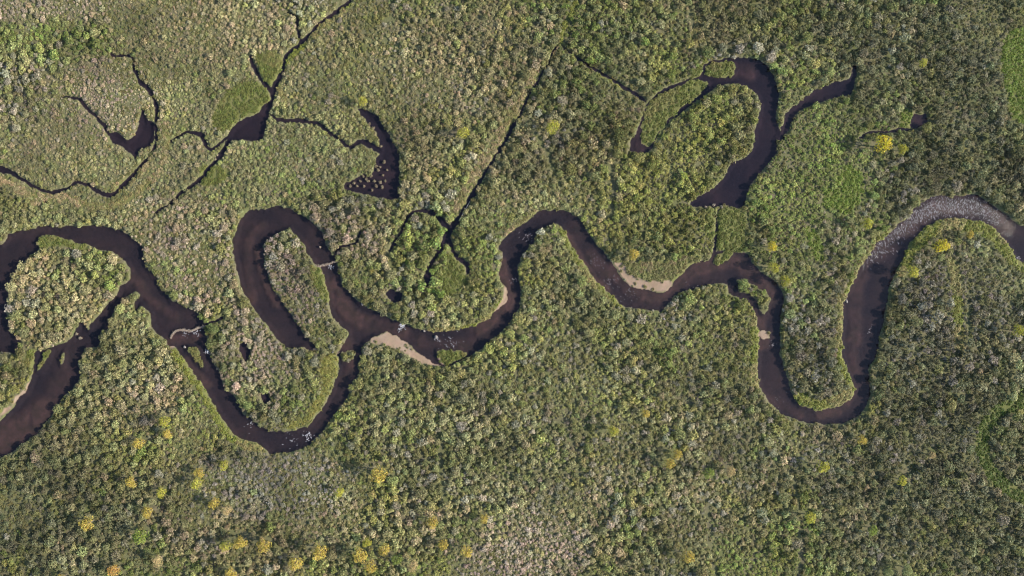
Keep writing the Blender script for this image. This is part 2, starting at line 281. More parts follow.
D = np.where((D > -.95) & (D < 1.5), D + np.where(BIG0 > 2.0, .50, .45) * vnoise(GX, GY, 2.4, 91, 3) + np.where(BIG0 > 2.0, -.02, 0), D)
SAND = {k: sd_polygon(v) + .5 + 1.1 * vnoise(GX, GY, 3.5, 97, 3) for k, v in BARS.items()}
SANDD = np.full((ny, nx), FAR)
for d in SAND.values(): SANDD = np.minimum(SANDD, d)
MEAD = np.full((ny, nx), FAR)
for q in MEADOWS + ISLETS[:2] + ISLETS[3:4] + ISLETS[5:6]:
    if len(q) > 2: MEAD = np.minimum(MEAD, sd_polygon(q))
STRIP = np.full((ny, nx), FAR)
for pts, w in STRIPS: STRIP = np.minimum(STRIP, sd_ribbon([(x, y, w) for x, y in pts]))
LANE = np.full((ny, nx), FAR)
for pts, w in LANES: LANE = np.minimum(LANE, sd_ribbon([(x, y, w) for x, y in pts]))
SH = np.zeros((ny, nx))
for pts, w, a in SHALLOWS:
    d = sd_ribbon([(x, y, w) for x, y in pts]); SH = np.maximum(SH, a * sst(1.5, -w * S * .7, d))
SH = np.clip(SH * (.85 + .6 * vnoise(GX, GY, 5, 41)) + .20 + .42 * vnoise(GX, GY, 13, 42, 4), 0, 1)
REED = sd_polygon(MEADOWS[0])
BIG = np.minimum(np.minimum(BODY[0][2], BODY[1][2]), np.minimum(BODY[2][2], BODY[3][2]))
# heights (water level is z = 0)
NZ = vnoise(GX, GY, 18, 11) * .22 + vnoise(GX, GY, 2.2, 12, 2) * .09
gentle = np.minimum(1.0, np.maximum(sst(1.0, -1.0, SANDD), sst(1.5, -.5, ISL)))
land = .10 + (.72 + NZ) * (sst(0, 1.3, D) * (1 - gentle) + sst(0, 9.0, D) * gentle) + .03 * vnoise(GX, GY, .9, 13, 1)
RIMN = sst(-.1, .5, vnoise(GX, GY, 9, 93))
land = np.where(REED < 1, np.minimum(land, .12 + .2 * sst(-1, 2, REED) + NZ * .2), land)
bedw = -.04 - (1.15 - .95 * SH) * sst(0, 2.6, -D) + .08 * vnoise(GX, GY, 3, 14, 2)
bedw = np.minimum(bedw, -.03)
Z = np.where(D > 0, np.maximum(land, .05), bedw)
Z = np.where((D > 0) & (D < .4), np.maximum(.05, Z), Z)

def sample(A, x, y):
    i = np.clip(np.rint((np.asarray(x) - XMIN) / H).astype(int), 0, nx - 1); j = np.clip(np.rint((np.asarray(y) - YMIN) / H).astype(int), 0, ny - 1)
    return A[j, i]

# ------------------------------------------------------------------ materials
def new_mat(name):
    m = bpy.data.materials.new(name); m.use_nodes = True; nt = m.node_tree; nt.nodes.clear()
    out = nt.nodes.new('ShaderNodeOutputMaterial'); return m, nt, out
def N(nt, t, **kw):
    n = nt.nodes.new(t)
    for k, v in kw.items(): setattr(n, k, v)
    return n
def mixc(nt, fac, a, b, mode='MIX'):
    n = N(nt, 'ShaderNodeMix', data_type='RGBA', blend_type=mode)
    for s, v in ((0, fac), (6, a), (7, b)):
        if hasattr(v, 'links') or isinstance(v, bpy.types.NodeSocket): nt.links.new(v, n.inputs[s])
        elif s == 0: n.inputs[0].default_value = v
        else: n.inputs[s].default_value = (*v, 1)
    return n.outputs[2]
def leaf_material(name, source, transl=.38, spread=.5):
    """foliage; the plant's own tint comes from its point (scrub) or its object property"""
    m, nt, out = new_mat(name)
    at = N(nt, 'ShaderNodeAttribute', attribute_type=source, attribute_name='tint')
    geo = N(nt, 'ShaderNodeNewGeometry')
    mp = N(nt, 'ShaderNodeMapRange'); mp.inputs[3].default_value = 1 - spread; mp.inputs[4].default_value = 1 + spread
    nt.links.new(geo.outputs['Random Per Island'], mp.inputs[0])
    hsv = N(nt, 'ShaderNodeHueSaturation'); nt.links.new(at.outputs['Color'], hsv.inputs['Color']); nt.links.new(mp.outputs[0], hsv.inputs['Value'])
    mh = N(nt, 'ShaderNodeMapRange'); mh.inputs[3].default_value = .47; mh.inputs[4].default_value = .53
    ml = N(nt, 'ShaderNodeMath', operation='FRACT'); mm = N(nt, 'ShaderNodeMath', operation='MULTIPLY'); mm.inputs[1].default_value = 17.31
    nt.links.new(geo.outputs['Random Per Island'], mm.inputs[0]); nt.links.new(mm.outputs[0], ml.inputs[0]); nt.links.new(ml.outputs[0], mh.inputs[0]); nt.links.new(mh.outputs[0], hsv.inputs['Hue'])
    b = N(nt, 'ShaderNodeBsdfPrincipled'); b.inputs['Roughness'].default_value = .6; b.inputs['Specular IOR Level'].default_value = .25
    tr = N(nt, 'ShaderNodeBsdfTranslucent'); mx = N(nt, 'ShaderNodeMixShader'); mx.inputs[0].default_value = transl
    nt.links.new(hsv.outputs[0], b.inputs['Base Color']); nt.links.new(hsv.outputs[0], tr.inputs[0])
    nt.links.new(b.outputs[0], mx.inputs[1]); nt.links.new(tr.outputs[0], mx.inputs[2]); nt.links.new(mx.outputs[0], out.inputs[0])
    return m
M_SCRUB = leaf_material('scrub_leaves', 'INSTANCER')
M_BUSH = leaf_material('bush_leaves', 'OBJECT')
def plain(name, c1, c2, scale, rough=.85, bump=0.0):
    m, nt, out = new_mat(name)
    tc = N(nt, 'ShaderNodeTexCoord'); no = N(nt, 'ShaderNodeTexNoise'); no.inputs['Scale'].default_value = scale; no.inputs['Detail'].default_value = 6
    nt.links.new(tc.outputs['Object'], no.inputs['Vector'])
    b = N(nt, 'ShaderNodeBsdfPrincipled'); b.inputs['Roughness'].default_value = rough; b.inputs['Specular IOR Level'].default_value = .2
    nt.links.new(mixc(nt, no.outputs[0], c1, c2), b.inputs['Base Color'])
    if bump:
        bp = N(nt, 'ShaderNodeBump'); bp.inputs['Strength'].default_value = bump; bp.inputs['Distance'].default_value = .1
        nt.links.new(no.outputs[0], bp.inputs['Height']); nt.links.new(bp.outputs[0], b.inputs['Normal'])
    nt.links.new(b.outputs[0], out.inputs[0]); return m
M_BARK = plain('bark', (.16, .14, .12), (.07, .055, .045), 6, .9, .4)
M_STICK = plain('weathered_branches', (.30, .25, .20), (.12, .095, .075), 5, .85)
M_PALE = plain('bleached_wood', (.50, .44, .36), (.30, .26, .21), 4, .8)
M_MUD = plain('dam_mud', (.16, .11, .085), (.07, .05, .04), 1.5, .8, .5)
M_STONE = plain('river_stone', (.17, .155, .14), (.09, .08, .075), 2.0, .7, .4)
M_FOAM = plain('white_water', (.42, .43, .45), (.18, .18, .20), 2.2, .5)
M_WAVE = plain('foam_and_sheen', (.21, .195, .205), (.10, .093, .10), 1.2, .4)  # pale tone for foam flecks and for sky sheen painted on wavelets

def ground_material():
    m, nt, out = new_mat('ground')
    at = lambda n: N(nt, 'ShaderNodeAttribute', attribute_type='GEOMETRY', attribute_name=n).outputs['Fac']
    geo = N(nt, 'ShaderNodeNewGeometry')
    def noise(sc, det=5):
        n = N(nt, 'ShaderNodeTexNoise'); n.inputs['Scale'].default_value = sc; n.inputs['Detail'].default_value = det
        nt.links.new(geo.outputs['Position'], n.inputs['Vector'])
        r = N(nt, 'ShaderNodeMapRange'); r.inputs[1].default_value = .3; r.inputs[2].default_value = .7; nt.links.new(n.outputs[0], r.inputs[0]); return r.outputs[0]
    n1, n2, n3 = noise(.9), noise(.12), noise(4.0, 3)
    litter = mixc(nt, n1, (.060, .054, .034), (.110, .095, .058))
    litter = mixc(nt, n2, litter, (.070, .080, .030))
    grass = mixc(nt, n1, (.052, .066, .018), (.092, .098, .032))
    grass = mixc(nt, n2, grass, (.110, .100, .042)); grass = mixc(nt, n3, grass, (.070, .078, .024))
    sand = mixc(nt, n1, (.205, .160, .120), (.125, .100, .074)); sand = mixc(nt, n3, sand, (.24, .19, .145))
    sand = mixc(nt, n2, sand, (.13, .10, .06)); n4 = noise(.35, 6); sand = mixc(nt, n4, sand, (.180, .125, .092))
    mud = mixc(nt, n1, (.034, .033, .037), (.052, .046, .048))
    gravel = mixc(nt, n1, (.185, .108, .080), (.115, .080, .064)); gravel = mixc(nt, n3, gravel, (.17, .12, .10)); gravel = mixc(nt, noise(.22, 5), gravel, (.085, .072, .050))
    c = mixc(nt, at('grass'), litter, grass)
    c = mixc(nt, at('sand'), c, sand)
    bed = mixc(nt, at('shallow'), mud, gravel)
    c = mixc(nt, at('bed'), c, bed)
    b = N(nt, 'ShaderNodeBsdfPrincipled'); b.inputs['Roughness'].default_value = .9; b.inputs['Specular IOR Level'].default_value = .15
    bp = N(nt, 'ShaderNodeBump'); bp.inputs['Strength'].default_value = .6; bp.inputs['Distance'].default_value = .12
    nt.links.new(n3, bp.inputs['Height']); nt.links.new(bp.outputs[0], b.inputs['Normal'])
    nt.links.new(c, b.inputs['Base Color']); nt.links.new(b.outputs[0], out.inputs[0]); return m
M_GROUND = ground_material()
def water_material(name, tint, wave, scale, rough):
    m, nt, out = new_mat(name)
    geo = N(nt, 'ShaderNodeNewGeometry')
    mapn = N(nt, 'ShaderNodeMapping'); nt.links.new(geo.outputs['Position'], mapn.inputs[0])
    no = N(nt, 'ShaderNodeTexNoise'); no.inputs['Scale'].default_value = scale; no.inputs['Detail'].default_value = 4; no.inputs['Roughness'].default_value = .6
    nt.links.new(mapn.outputs[0], no.inputs['Vector'])
    at = N(nt, 'ShaderNodeAttribute', attribute_type='GEOMETRY', attribute_name='ripple')
    st = N(nt, 'ShaderNodeMath', operation='MULTIPLY_ADD'); st.inputs[1].default_value = 1.0; st.inputs[2].default_value = wave; nt.links.new(at.outputs['Fac'], st.inputs[0])
    bp = N(nt, 'ShaderNodeBump'); bp.inputs['Distance'].default_value = .5; nt.links.new(st.outputs[0], bp.inputs['Strength']); nt.links.new(no.outputs[0], bp.inputs['Height'])
    gl = N(nt, 'ShaderNodeBsdfGlossy'); gl.inputs['Roughness'].default_value = rough; nt.links.new(bp.outputs[0], gl.inputs['Normal'])
    tr = N(nt, 'ShaderNodeBsdfTransparent'); tr.inputs[0].default_value = (*tint, 1)
    dt = N(nt, 'ShaderNodeVectorMath', operation='DOT_PRODUCT'); nt.links.new(geo.outputs['Incoming'], dt.inputs[0]); nt.links.new(bp.outputs[0], dt.inputs[1])
    ab = N(nt, 'ShaderNodeMath', operation='ABSOLUTE'); nt.links.new(dt.outputs['Value'], ab.inputs[0])
    om = N(nt, 'ShaderNodeMath', operation='SUBTRACT'); om.inputs[0].default_value = 1.0; nt.links.new(ab.outputs[0], om.inputs[1])
    pw = N(nt, 'ShaderNodeMath', operation='POWER'); pw.inputs[1].default_value = 5.0; nt.links.new(om.outputs[0], pw.inputs[0])
    fr = N(nt, 'ShaderNodeMath', operation='MULTIPLY_ADD'); fr.inputs[1].default_value = .98; fr.inputs[2].default_value = .02; nt.links.new(pw.outputs[0], fr.inputs[0])   # Schlick reflectance of water
    mx = N(nt, 'ShaderNodeMixShader'); nt.links.new(fr.outputs[0], mx.inputs[0]); nt.links.new(tr.outputs[0], mx.inputs[1]); nt.links.new(gl.outputs[0], mx.inputs[2])
    nt.links.new(mx.outputs[0], out.inputs[0]); return m
M_RIVER = water_material('river_water', (.465, .43, .465), .10, .55, .06)
M_STILL = water_material('still_water', (.40, .37, .44), .03, .4, .03)

# ------------------------------------------------------------------ object helpers
def link(o, parent=None):
    COL.objects.link(o)
    if parent: o.parent = parent
    return o
def tag(o, label, cat=None, group=None, kind=None):
    o['label'] = label
    if cat: o['category'] = cat
    if group: o['group'] = group
    if kind: o['kind'] = kind
    return o
def mesh_np(name, V, F, mat, smooth=False):
    me = bpy.data.meshes.new(name); V = np.asarray(V, np.float32); F = np.asarray(F, np.int32); k = F.shape[1]
    me.vertices.add(len(V)); me.vertices.foreach_set('co', V.ravel())
    me.loops.add(F.size); me.loops.foreach_set('vertex_index', F.ravel())
    me.polygons.add(len(F)); me.polygons.foreach_set('loop_start', np.arange(0, F.size, k, dtype=np.int32))
    me.polygons.foreach_set('use_smooth', np.full(len(F), smooth, bool))
    me.update(calc_edges=True); me.materials.append(mat); return me
def fattr(me, name, vals):
    a = me.attributes.new(name, 'FLOAT', 'POINT'); a.data.foreach_set('value', np.asarray(vals, np.float32).ravel())

# ------------------------------------------------------------------ ground: one sheet, fine in view, coarse out to the horizon
ext = []
s, p = 4.0, 0.0
while p < 5200: p += s; ext.append(p); s *= 1.45
ext = np.array(ext)
fx = np.concatenate([(XMIN - ext)[::-1], gx, XMAX + ext]); fy = np.concatenate([(YMIN - ext)[::-1], gy, YMAX + ext]); ne = len(ext)
def padded(A): return np.pad(A, ne, mode='edge')
FXX, FYY = np.meshgrid(fx, fy)
inv = (np.abs(FXX) > XMAX) | (np.abs(FYY) > YMAX)
ZZ = padded(Z); ZZ = np.where(inv & (ZZ > 0), .8, ZZ)
grassmask = np.maximum.reduce([sst(1.2, -.5, MEAD), sst(.9, -.4, STRIP), .30 * sst(1.6, .2, D) * (D > 0) * sst(-.1, .5, vnoise(GX, GY, 9, 93))])
grassmask = np.clip(grassmask + .25 * vnoise(GX, GY, 25, 51), 0, 1)
nX, nY = len(fx), len(fy)
idx = np.arange(nX * nY).reshape(nY, nX)
F = np.stack([idx[:-1, :-1], idx[:-1, 1:], idx[1:, 1:], idx[1:, :-1]], -1).reshape(-1, 4)
V = np.stack([FXX, FYY, ZZ], -1).reshape(-1, 3)
A_GR = padded(grassmask).ravel(); A_SA = padded(sst(.5, -.3, SANDD) * (D > -1.2)).ravel()
A_BED = padded(sst(.15, -.5, D)).ravel(); A_SH = padded(np.clip(SH, 0, 1)).ravel()
owner = np.zeros(len(F), int)                       # faces of each bare bar become their own object
bar_names = list(SAND)
for k, nm in enumerate(bar_names):
    q = padded(SAND[nm]).ravel(); dd = padded(D).ravel()
    owner[(q[F].mean(1) < 0) & (dd[F].mean(1) > -.3)] = k + 1
def ground_piece(name, sel, label):
    f = F[sel]; u, invx = np.unique(f, return_inverse=True)
    me = mesh_np(name, V[u], invx.reshape(-1, 4), M_GROUND, True)
    for n, a in (('grass', A_GR), ('sand', A_SA), ('bed', A_BED), ('shallow', A_SH)): fattr(me, n, a[u])
    o = link(bpy.data.objects.new(name, me)); tag(o, label, kind='structure'); return o
ground_piece('ground', owner == 0, 'flat brown and green wetland ground under the scrub')
for k, nm in enumerate(bar_names):
    if (owner == k + 1).any(): ground_piece('gravel_bar', owner == k + 1, nm)

# ------------------------------------------------------------------ water sheets, each cell owned by one body
CS = 2                                              # 1 m cells
sub = slice(None, None, CS)
stack = np.stack([d[sub, sub] for n, l, d in BODY]); own = stack.argmin(0); near = stack.min(0)
wx, wy = gx[sub], gy[sub]; mx_, my_ = np.meshgrid(wx, wy)
ci = np.arange(mx_.size).reshape(mx_.shape)
cf = np.stack([ci[:-1, :-1], ci[:-1, 1:], ci[1:, 1:], ci[1:, :-1]], -1)
cown = own[:-1, :-1]; cnear = np.minimum.reduce([near[:-1, :-1], near[1:, :-1], near[:-1, 1:], near[1:, 1:]])
RIP = np.zeros((ny, nx))
for pts, w, a in [([(860,262),(890,238),(920,212),(950,206),(985,210),(1010,228)],13,1.0),([(592,252),(612,280),(640,300)],9,.5),([(430,345),(460,342)],10,.6),([(850,300),(860,350)],12,.35),
                  ([(765,340),(770,390),(800,414),(830,416)],9,.45),([(540,222),(520,240)],7,.4),([(700,275),(740,262)],10,.35),([(260,440),(300,440)],8,.4)]:
    RIP = np.maximum(RIP, a * sst(1.0, -w * S * .7, sd_ribbon([(x, y, w) for x, y in pts])))
for b, (n, l, d) in enumerate(BODY):
    sel = (cown == b) & (cnear < 1.2)
    if not sel.any(): continue
    f = cf[sel]; u, inx = np.unique(f, return_inverse=True)
    px, py = mx_.ravel()[u], my_.ravel()[u]
    me = mesh_np(n, np.stack([px, py, np.zeros(len(u))], -1), inx.reshape(-1, 4), M_RIVER if n in ('river', 'side_channel') else M_STILL, True)
    fattr(me, 'ripple', sample(RIP, px, py))
    o = link(bpy.data.objects.new(n, me)); tag(o, l, kind='structure')

# ------------------------------------------------------------------ plant meshes
def leaf_cloud(rs, lobes, n, size, jitter=.55, squash=1.0):
    """n leaf clumps (bent quads) over the outer part of several lobes: (cx,cy,cz,r)"""
    V, F = [], []
    wts = np.array([l[3] ** 2 for l in lobes]); wts = wts / wts.sum()
    for k in range(n):
        c = lobes[rs.choice(len(lobes), p=wts)]
        v = rs.normal(size=3); v /= np.linalg.norm(v)
        if v[2] < -.25: v[2] = abs(v[2])
        rad = c[3] * (.72 + .36 * rs.random() ** .7)
        p = np.array(c[:3]) + v * rad * np.array([1, 1, squash])
        if p[2] < .06: p[2] = .06 + .1 * rs.random()
        nrm = v + rs.normal(size=3) * jitter + np.array((0, 0, .25)); nrm /= np.linalg.norm(nrm)
        t = np.cross(nrm, rs.normal(size=3)); t /= np.linalg.norm(t); b = np.cross(nrm, t)
        s_ = size * (.6 + .8 * rs.random()); i = len(V)
        V += [p - t * s_, p - b * s_ * .55 + nrm * s_ * .15, p + t * s_, p + b * s_ * .55 + nrm * s_ * .15]
        F.append((i, i + 1, i + 2, i + 3))
    return np.array(V), np.array(F)
def tube(V, F, a, b, ra, rb, sides=5):
    a = np.array(a, float); b = np.array(b, float); d = b - a; d /= np.linalg.norm(d)
    t = np.cross(d, (0.3, .9, .2)); t /= np.linalg.norm(t); u = np.cross(d, t); i = len(V)
    for P, r in ((a, ra), (b, rb)):
        for k in range(sides):
            an = 2 * math.pi * k / sides; V.append(P + (t * math.cos(an) + u * math.sin(an)) * r)
    for k in range(sides): F.append((i + k, i + (k + 1) % sides, i + sides + (k + 1) % sides, i + sides + k))
def stems_mesh(name, rs, n, h, spread, r):
    V, F = [], []
    for k in range(n):
        an = 2 * math.pi * k / n + rs.random(); c, s_ = math.cos(an), math.sin(an); q = spread * (.5 + .6 * rs.random())
        m = (c * q * .45, s_ * q * .45, h * .5); e = (c * q, s_ * q, h * (.75 + .3 * rs.random()))
        tube(V, F, (c * .06, s_ * .06, -.12), m, r, r * .65, 4); tube(V, F, m, e, r * .65, r * .2, 4)
    return mesh_np(name, V, F, M_BARK)
def lobes_for(rs, n, R, hgt):
    L = [(0, 0, hgt * .52, R * .62)]
    for k in range(n):
        an = 2 * math.pi * (k + rs.random() * .7) / n; q = R * (.42 + .22 * rs.random())
        L.append((math.cos(an) * q, math.sin(an) * q, hgt * (.34 + .30 * rs.random()), R * (.34 + .18 * rs.random())))
    return L
SCRUB = bpy.data.collections.new('scrub_sources')
for k in range(14):
    rs = np.random.default_rng(100 + k)
    V_, F_ = leaf_cloud(rs, lobes_for(rs, 3 + k % 4, 1.0, 1.25), 165, .17)
    SCRUB.objects.link(bpy.data.objects.new('scrub_source_%02d' % k, mesh_np('scrub_source', V_, F_, M_SCRUB)))
TUFT = bpy.data.collections.new('tuft_sources')
for k in range(6):
    rs = np.random.default_rng(300 + k); V_, F_ = [], []
    for q in range(34):
        an = rs.random() * 6.283; r0 = .35 * rs.random() ** .5; c, s_ = math.cos(an), math.sin(an); a2 = an + rs.normal() * .7
        out_ = .25 + .35 * rs.random(); h = .45 + .5 * rs.random(); w = .035 + .03 * rs.random(); i = len(V_)
        base = np.array((c * r0, s_ * r0, -.03)); mid = base + np.array((math.cos(a2) * out_ * .4, math.sin(a2) * out_ * .4, h)); tip = base + np.array((math.cos(a2) * out_ * 1.25, math.sin(a2) * out_ * 1.25, h * .72))
        sd = np.array((-math.sin(a2), math.cos(a2), 0)) * w
        V_ += [base - sd, base + sd, mid + sd * 1.3, mid - sd * 1.3, tip + sd * .3, tip - sd * .3]; F_ += [(i, i + 1, i + 2, i + 3), (i + 3, i + 2, i + 4, i + 5)]
    TUFT.objects.link(bpy.data.objects.new('tuft_source_%02d' % k, mesh_np('tuft_source', V_, F_, M_SCRUB)))

def instancer(name, pts, scl, rotz, tint, variants, coll, label):
    """one 'stuff' object: points that carry plants, grown by geometry nodes"""
    me = bpy.data.meshes.new(name); n = len(pts); me.vertices.add(n); me.vertices.foreach_set('co', np.asarray(pts, np.float32).ravel())
    a = me.attributes.new('scl', 'FLOAT_VECTOR', 'POINT'); a.data.foreach_set('vector', np.asarray(scl, np.float32).ravel())
    a = me.attributes.new('rotz', 'FLOAT_VECTOR', 'POINT'); a.data.foreach_set('vector', np.asarray(rotz, np.float32).ravel())
    a = me.attributes.new('tint', 'FLOAT_COLOR', 'POINT'); a.data.foreach_set('color', np.concatenate([np.asarray(tint), np.ones((n, 1))], 1).astype(np.float32).ravel())
    a = me.attributes.new('pick', 'INT', 'POINT'); a.data.foreach_set('value', np.asarray(variants, np.int32))
    o = link(bpy.data.objects.new(name, me)); tag(o, label, kind='stuff')
    g = bpy.data.node_groups.new(name + '_nodes', 'GeometryNodeTree')
    g.interface.new_socket('Geometry', in_out='INPUT', socket_type='NodeSocketGeometry'); g.interface.new_socket('Geometry', in_out='OUTPUT', socket_type='NodeSocketGeometry')
    gi, go = g.nodes.new('NodeGroupInput'), g.nodes.new('NodeGroupOutput'); ip = g.nodes.new('GeometryNodeInstanceOnPoints')
    cinf = g.nodes.new('GeometryNodeCollectionInfo'); cinf.inputs[0].default_value = coll; cinf.inputs[1].default_value = True; cinf.inputs[2].default_value = True
    def na(t, nm):
        x = g.nodes.new('GeometryNodeInputNamedAttribute'); x.data_type = t; x.inputs[0].default_value = nm; return x.outputs[0]
    m2p = g.nodes.new('GeometryNodeMeshToPoints')
    g.links.new(gi.outputs[0], m2p.inputs[0]); g.links.new(m2p.outputs[0], ip.inputs['Points']); g.links.new(cinf.outputs[0], ip.inputs['Instance'])
    ip.inputs['Pick Instance'].default_value = True
    g.links.new(na('INT', 'pick'), ip.inputs['Instance Index']); g.links.new(na('FLOAT_VECTOR', 'rotz'), ip.inputs['Rotation']); g.links.new(na('FLOAT_VECTOR', 'scl'), ip.inputs['Scale'])
    g.links.new(ip.outputs[0], go.inputs[0])
    md = o.modifiers.new('plants', 'NODES'); md.node_group = g; return o

# ------------------------------------------------------------------ where plants stand
PN = {k: vnoise(GX[::4, ::4], GY[::4, ::4], sc, sd, 3) for k, sc, sd in (('lime', 16, 201), ('tan', 20, 202), ('grey', 18, 203), ('green', 22, 204), ('palegreen', 14, 205), ('val', 18, 206), ('hgt', 26, 207), ('big', 70, 208), ('low', 30, 209))}
PMEAN = {k: [sum(c[ch] for c in v) / len(v) for ch in range(3)] for k, v in PAL.items()}
def shrub_style(px, py, r_):
    """palette colour, size factor and vigour of a shrub at photo position px, py"""
    i = min(max(int(((px - 512) * S - XMIN) / (4 * H)), 0), PN['val'].shape[1] - 1); j = min(max(int(((288 - py) * S - YMIN) / (4 * H)), 0), PN['val'].shape[0] - 1)
    w, names, f, ft = [.40], ['base'], 1.0, 0.0
    for k in ('lime', 'tan', 'grey', 'green', 'palegreen'):
        e = PN[k][j, i] - .10
        if e > 0: w.append(e * {'tan': 1.6, 'grey': 1.5}.get(k, 3.0)); names.append(k)
    for cx, cy, rx, ry, pal, wt, sf in REG:
        q = ((px - cx) / rx) ** 2 + ((py - cy) / ry) ** 2
        if q < 2.2:
            e = wt * math.exp(-q * 1.1) * 2.9; w.append(e); names.append(pal); f += e * (sf - 1); ft += e
    pal = r_.choices(names, w)[0]
    tw = sum(w); mean = [sum(w[q] * PMEAN[names[q]][ch] for q in range(len(w))) / tw for ch in range(3)]
    c = r_.choice(PAL[pal]); c = [.55 * a + .45 * b for a, b in zip(c, mean)]; v = r_.uniform(.76, 1.26) * (1 + .55 * PN['val'][j, i]) * (1 + .35 * PN['big'][j, i]) * LEAF_GAIN
    return [x * v * k * r_.uniform(.94, 1.06) for x, k in zip(c, (1.0, 1.0, 1.02))], (1 + (f - 1) / max(1, ft)) * (1 + .25 * PN['hgt'][j, i]) * (.66 if PN['low'][j, i] > .30 else (.82 if PN['low'][j, i] > .16 else 1.0))
LEAF_GAIN = 1.42
HG = {}
def fits(x, y, r, k=.86):
    ci_, cj_ = int(x // 4), int(y // 4)
    for a in range(ci_ - 2, ci_ + 3):
        for b in range(cj_ - 2, cj_ + 3):
            for (qx, qy, qr) in HG.get((a, b), ()):
                if (qx - x) ** 2 + (qy - y) ** 2 < (k * (qr + r)) ** 2: return False
    return True
def put(x, y, r): HG.setdefault((int(x // 4), int(y // 4)), []).append((x, y, r))
OPEN = np.minimum(np.minimum(MEAD, STRIP), np.minimum(LANE, SANDD))
ZL = Z.tolist()
def ground_z(x, y): return ZL[min(max(int((y - YMIN) / H + .5), 0), ny - 1)][min(max(int((x - XMIN) / H + .5), 0), nx - 1)]
def can_stand(x, y, r, over=.5):
    i = int((x - XMIN) / H + .5); j = int((y - YMIN) / H + .5)
    if i < 0 or j < 0 or i >= nx or j >= ny: return False
    return DL[j][i] > (over if BL[j][i] < 3 else .28) * r + .1 and OL[j][i] > .55 * r
DL, BL, OL = D.tolist(), BIG0.tolist(), OPEN.tolist()
for (tx, ty, tr, tc) in TREES:
    put(*W(tx, ty), tr * S * .8)
    if tr >= 5.5: put(*W(tx - tr * 1.75, ty - tr * .25), tr * S * .62)

# large single bushes
rp = random.Random(21)
bush_list = []
WANT = 300
tries = 0
edge_j, edge_i = np.where((D > 1.9) & (D < 6.5) & (np.abs(GX) < 252) & (np.abs(GY) < 140) & (BIG < 7))
while len(bush_list) < WANT and tries < 60000:
    tries += 1
    if tries % 5 < 3:
        k = rp.randrange(len(edge_i)); x, y = gx[edge_i[k]] + rp.uniform(-.3, .3), gy[edge_j[k]] + rp.uniform(-.3, .3)
    else: x, y = rp.uniform(-253, 253), rp.uniform(-141, 141)
    px, py = 512 + x / S, 288 - y / S
    col, sf = shrub_style(px, py, rp)
    if sf < .72: continue
    r = rp.uniform(2.3, 3.1) * min(sf, 1.1)
    if not can_stand(x, y, r): continue
    if any((x - q[0]) ** 2 + (y - q[1]) ** 2 < 49 for q in bush_list) or not fits(x, y, r): continue
    bush_list.append((x, y, r, col)); put(x, y, r)
# the scrub that nobody could count
pts, scl, rot, tin, pick = [], [], [], [], []
rp = random.Random(5)
for t in range(330000):
    x, y = rp.uniform(-276, 276), rp.uniform(-162, 162)
    if t < 16000: base = rp.uniform(1.9, 2.8)
    elif t < 150000: base = rp.uniform(.95, 1.65)
    else: base = rp.uniform(.5, .95)
    if not can_stand(x, y, base * .6) or (base < 1.65 and PN['low'][min(max(int((y - YMIN) / (4 * H)), 0), PN['low'].shape[0] - 1)][min(max(int((x - XMIN) / (4 * H)), 0), PN['low'].shape[1] - 1)] > .30 and rp.random() < .45): continue
    px, py = 512 + x / S, 288 - y / S
    i_, j_ = int((x - XMIN) / H), int((y - YMIN) / H)
    if not fits(x, y, base * .62, .74): continue
    col, sf = shrub_style(px, py, rp)
    r = base * sf
    if not can_stand(x, y, r) or not fits(x, y, r, .74): continue
    put(x, y, r); h = r * rp.uniform(.75, 1.45) * (.75 if sf < .8 else 1.0)
    pts.append((x, y, ground_z(x, y) - .05)); scl.append((r * rp.uniform(.9, 1.15), r * rp.uniform(.9, 1.15), h)); rot.append((0, 0, rp.uniform(0, 6.28))); tin.append(col); pick.append(rp.randrange(14))
print('scrub shrubs', len(pts))
rp = random.Random(6)                               # the same scrub goes on beyond the traced ground
for a in range(-118, 119):
    for b in range(-80, 81):
        x, y = (a + rp.uniform(-.5, .5)) * 3.3, (b + rp.uniform(-.5, .5)) * 3.3
        if abs(x) < 277 and abs(y) < 163 or rp.random() < .08: continue
        if abs(x) < 282 and abs(y) < 168 and sample(D, x, y) < .5: continue
        if abs(x) > 275 and sample(D, min(max(x, XMIN), XMAX), y) < 1.0 and abs(y) < 160: continue
        r = rp.uniform(1.2, 2.3); col, sf = shrub_style(min(max(512 + x / S, -40), 1064), min(max(288 - y / S, -40), 616), rp)
        pts.append((x, y, .72)); scl.append((r, r, r * rp.uniform(.8, 1.3))); rot.append((0, 0, rp.uniform(0, 6.28))); tin.append(col); pick.append(rp.randrange(14))
instancer('willow_scrub', pts, scl, rot, tin, pick, SCRUB, 'dense low willow and dwarf birch scrub covering the whole wetland')

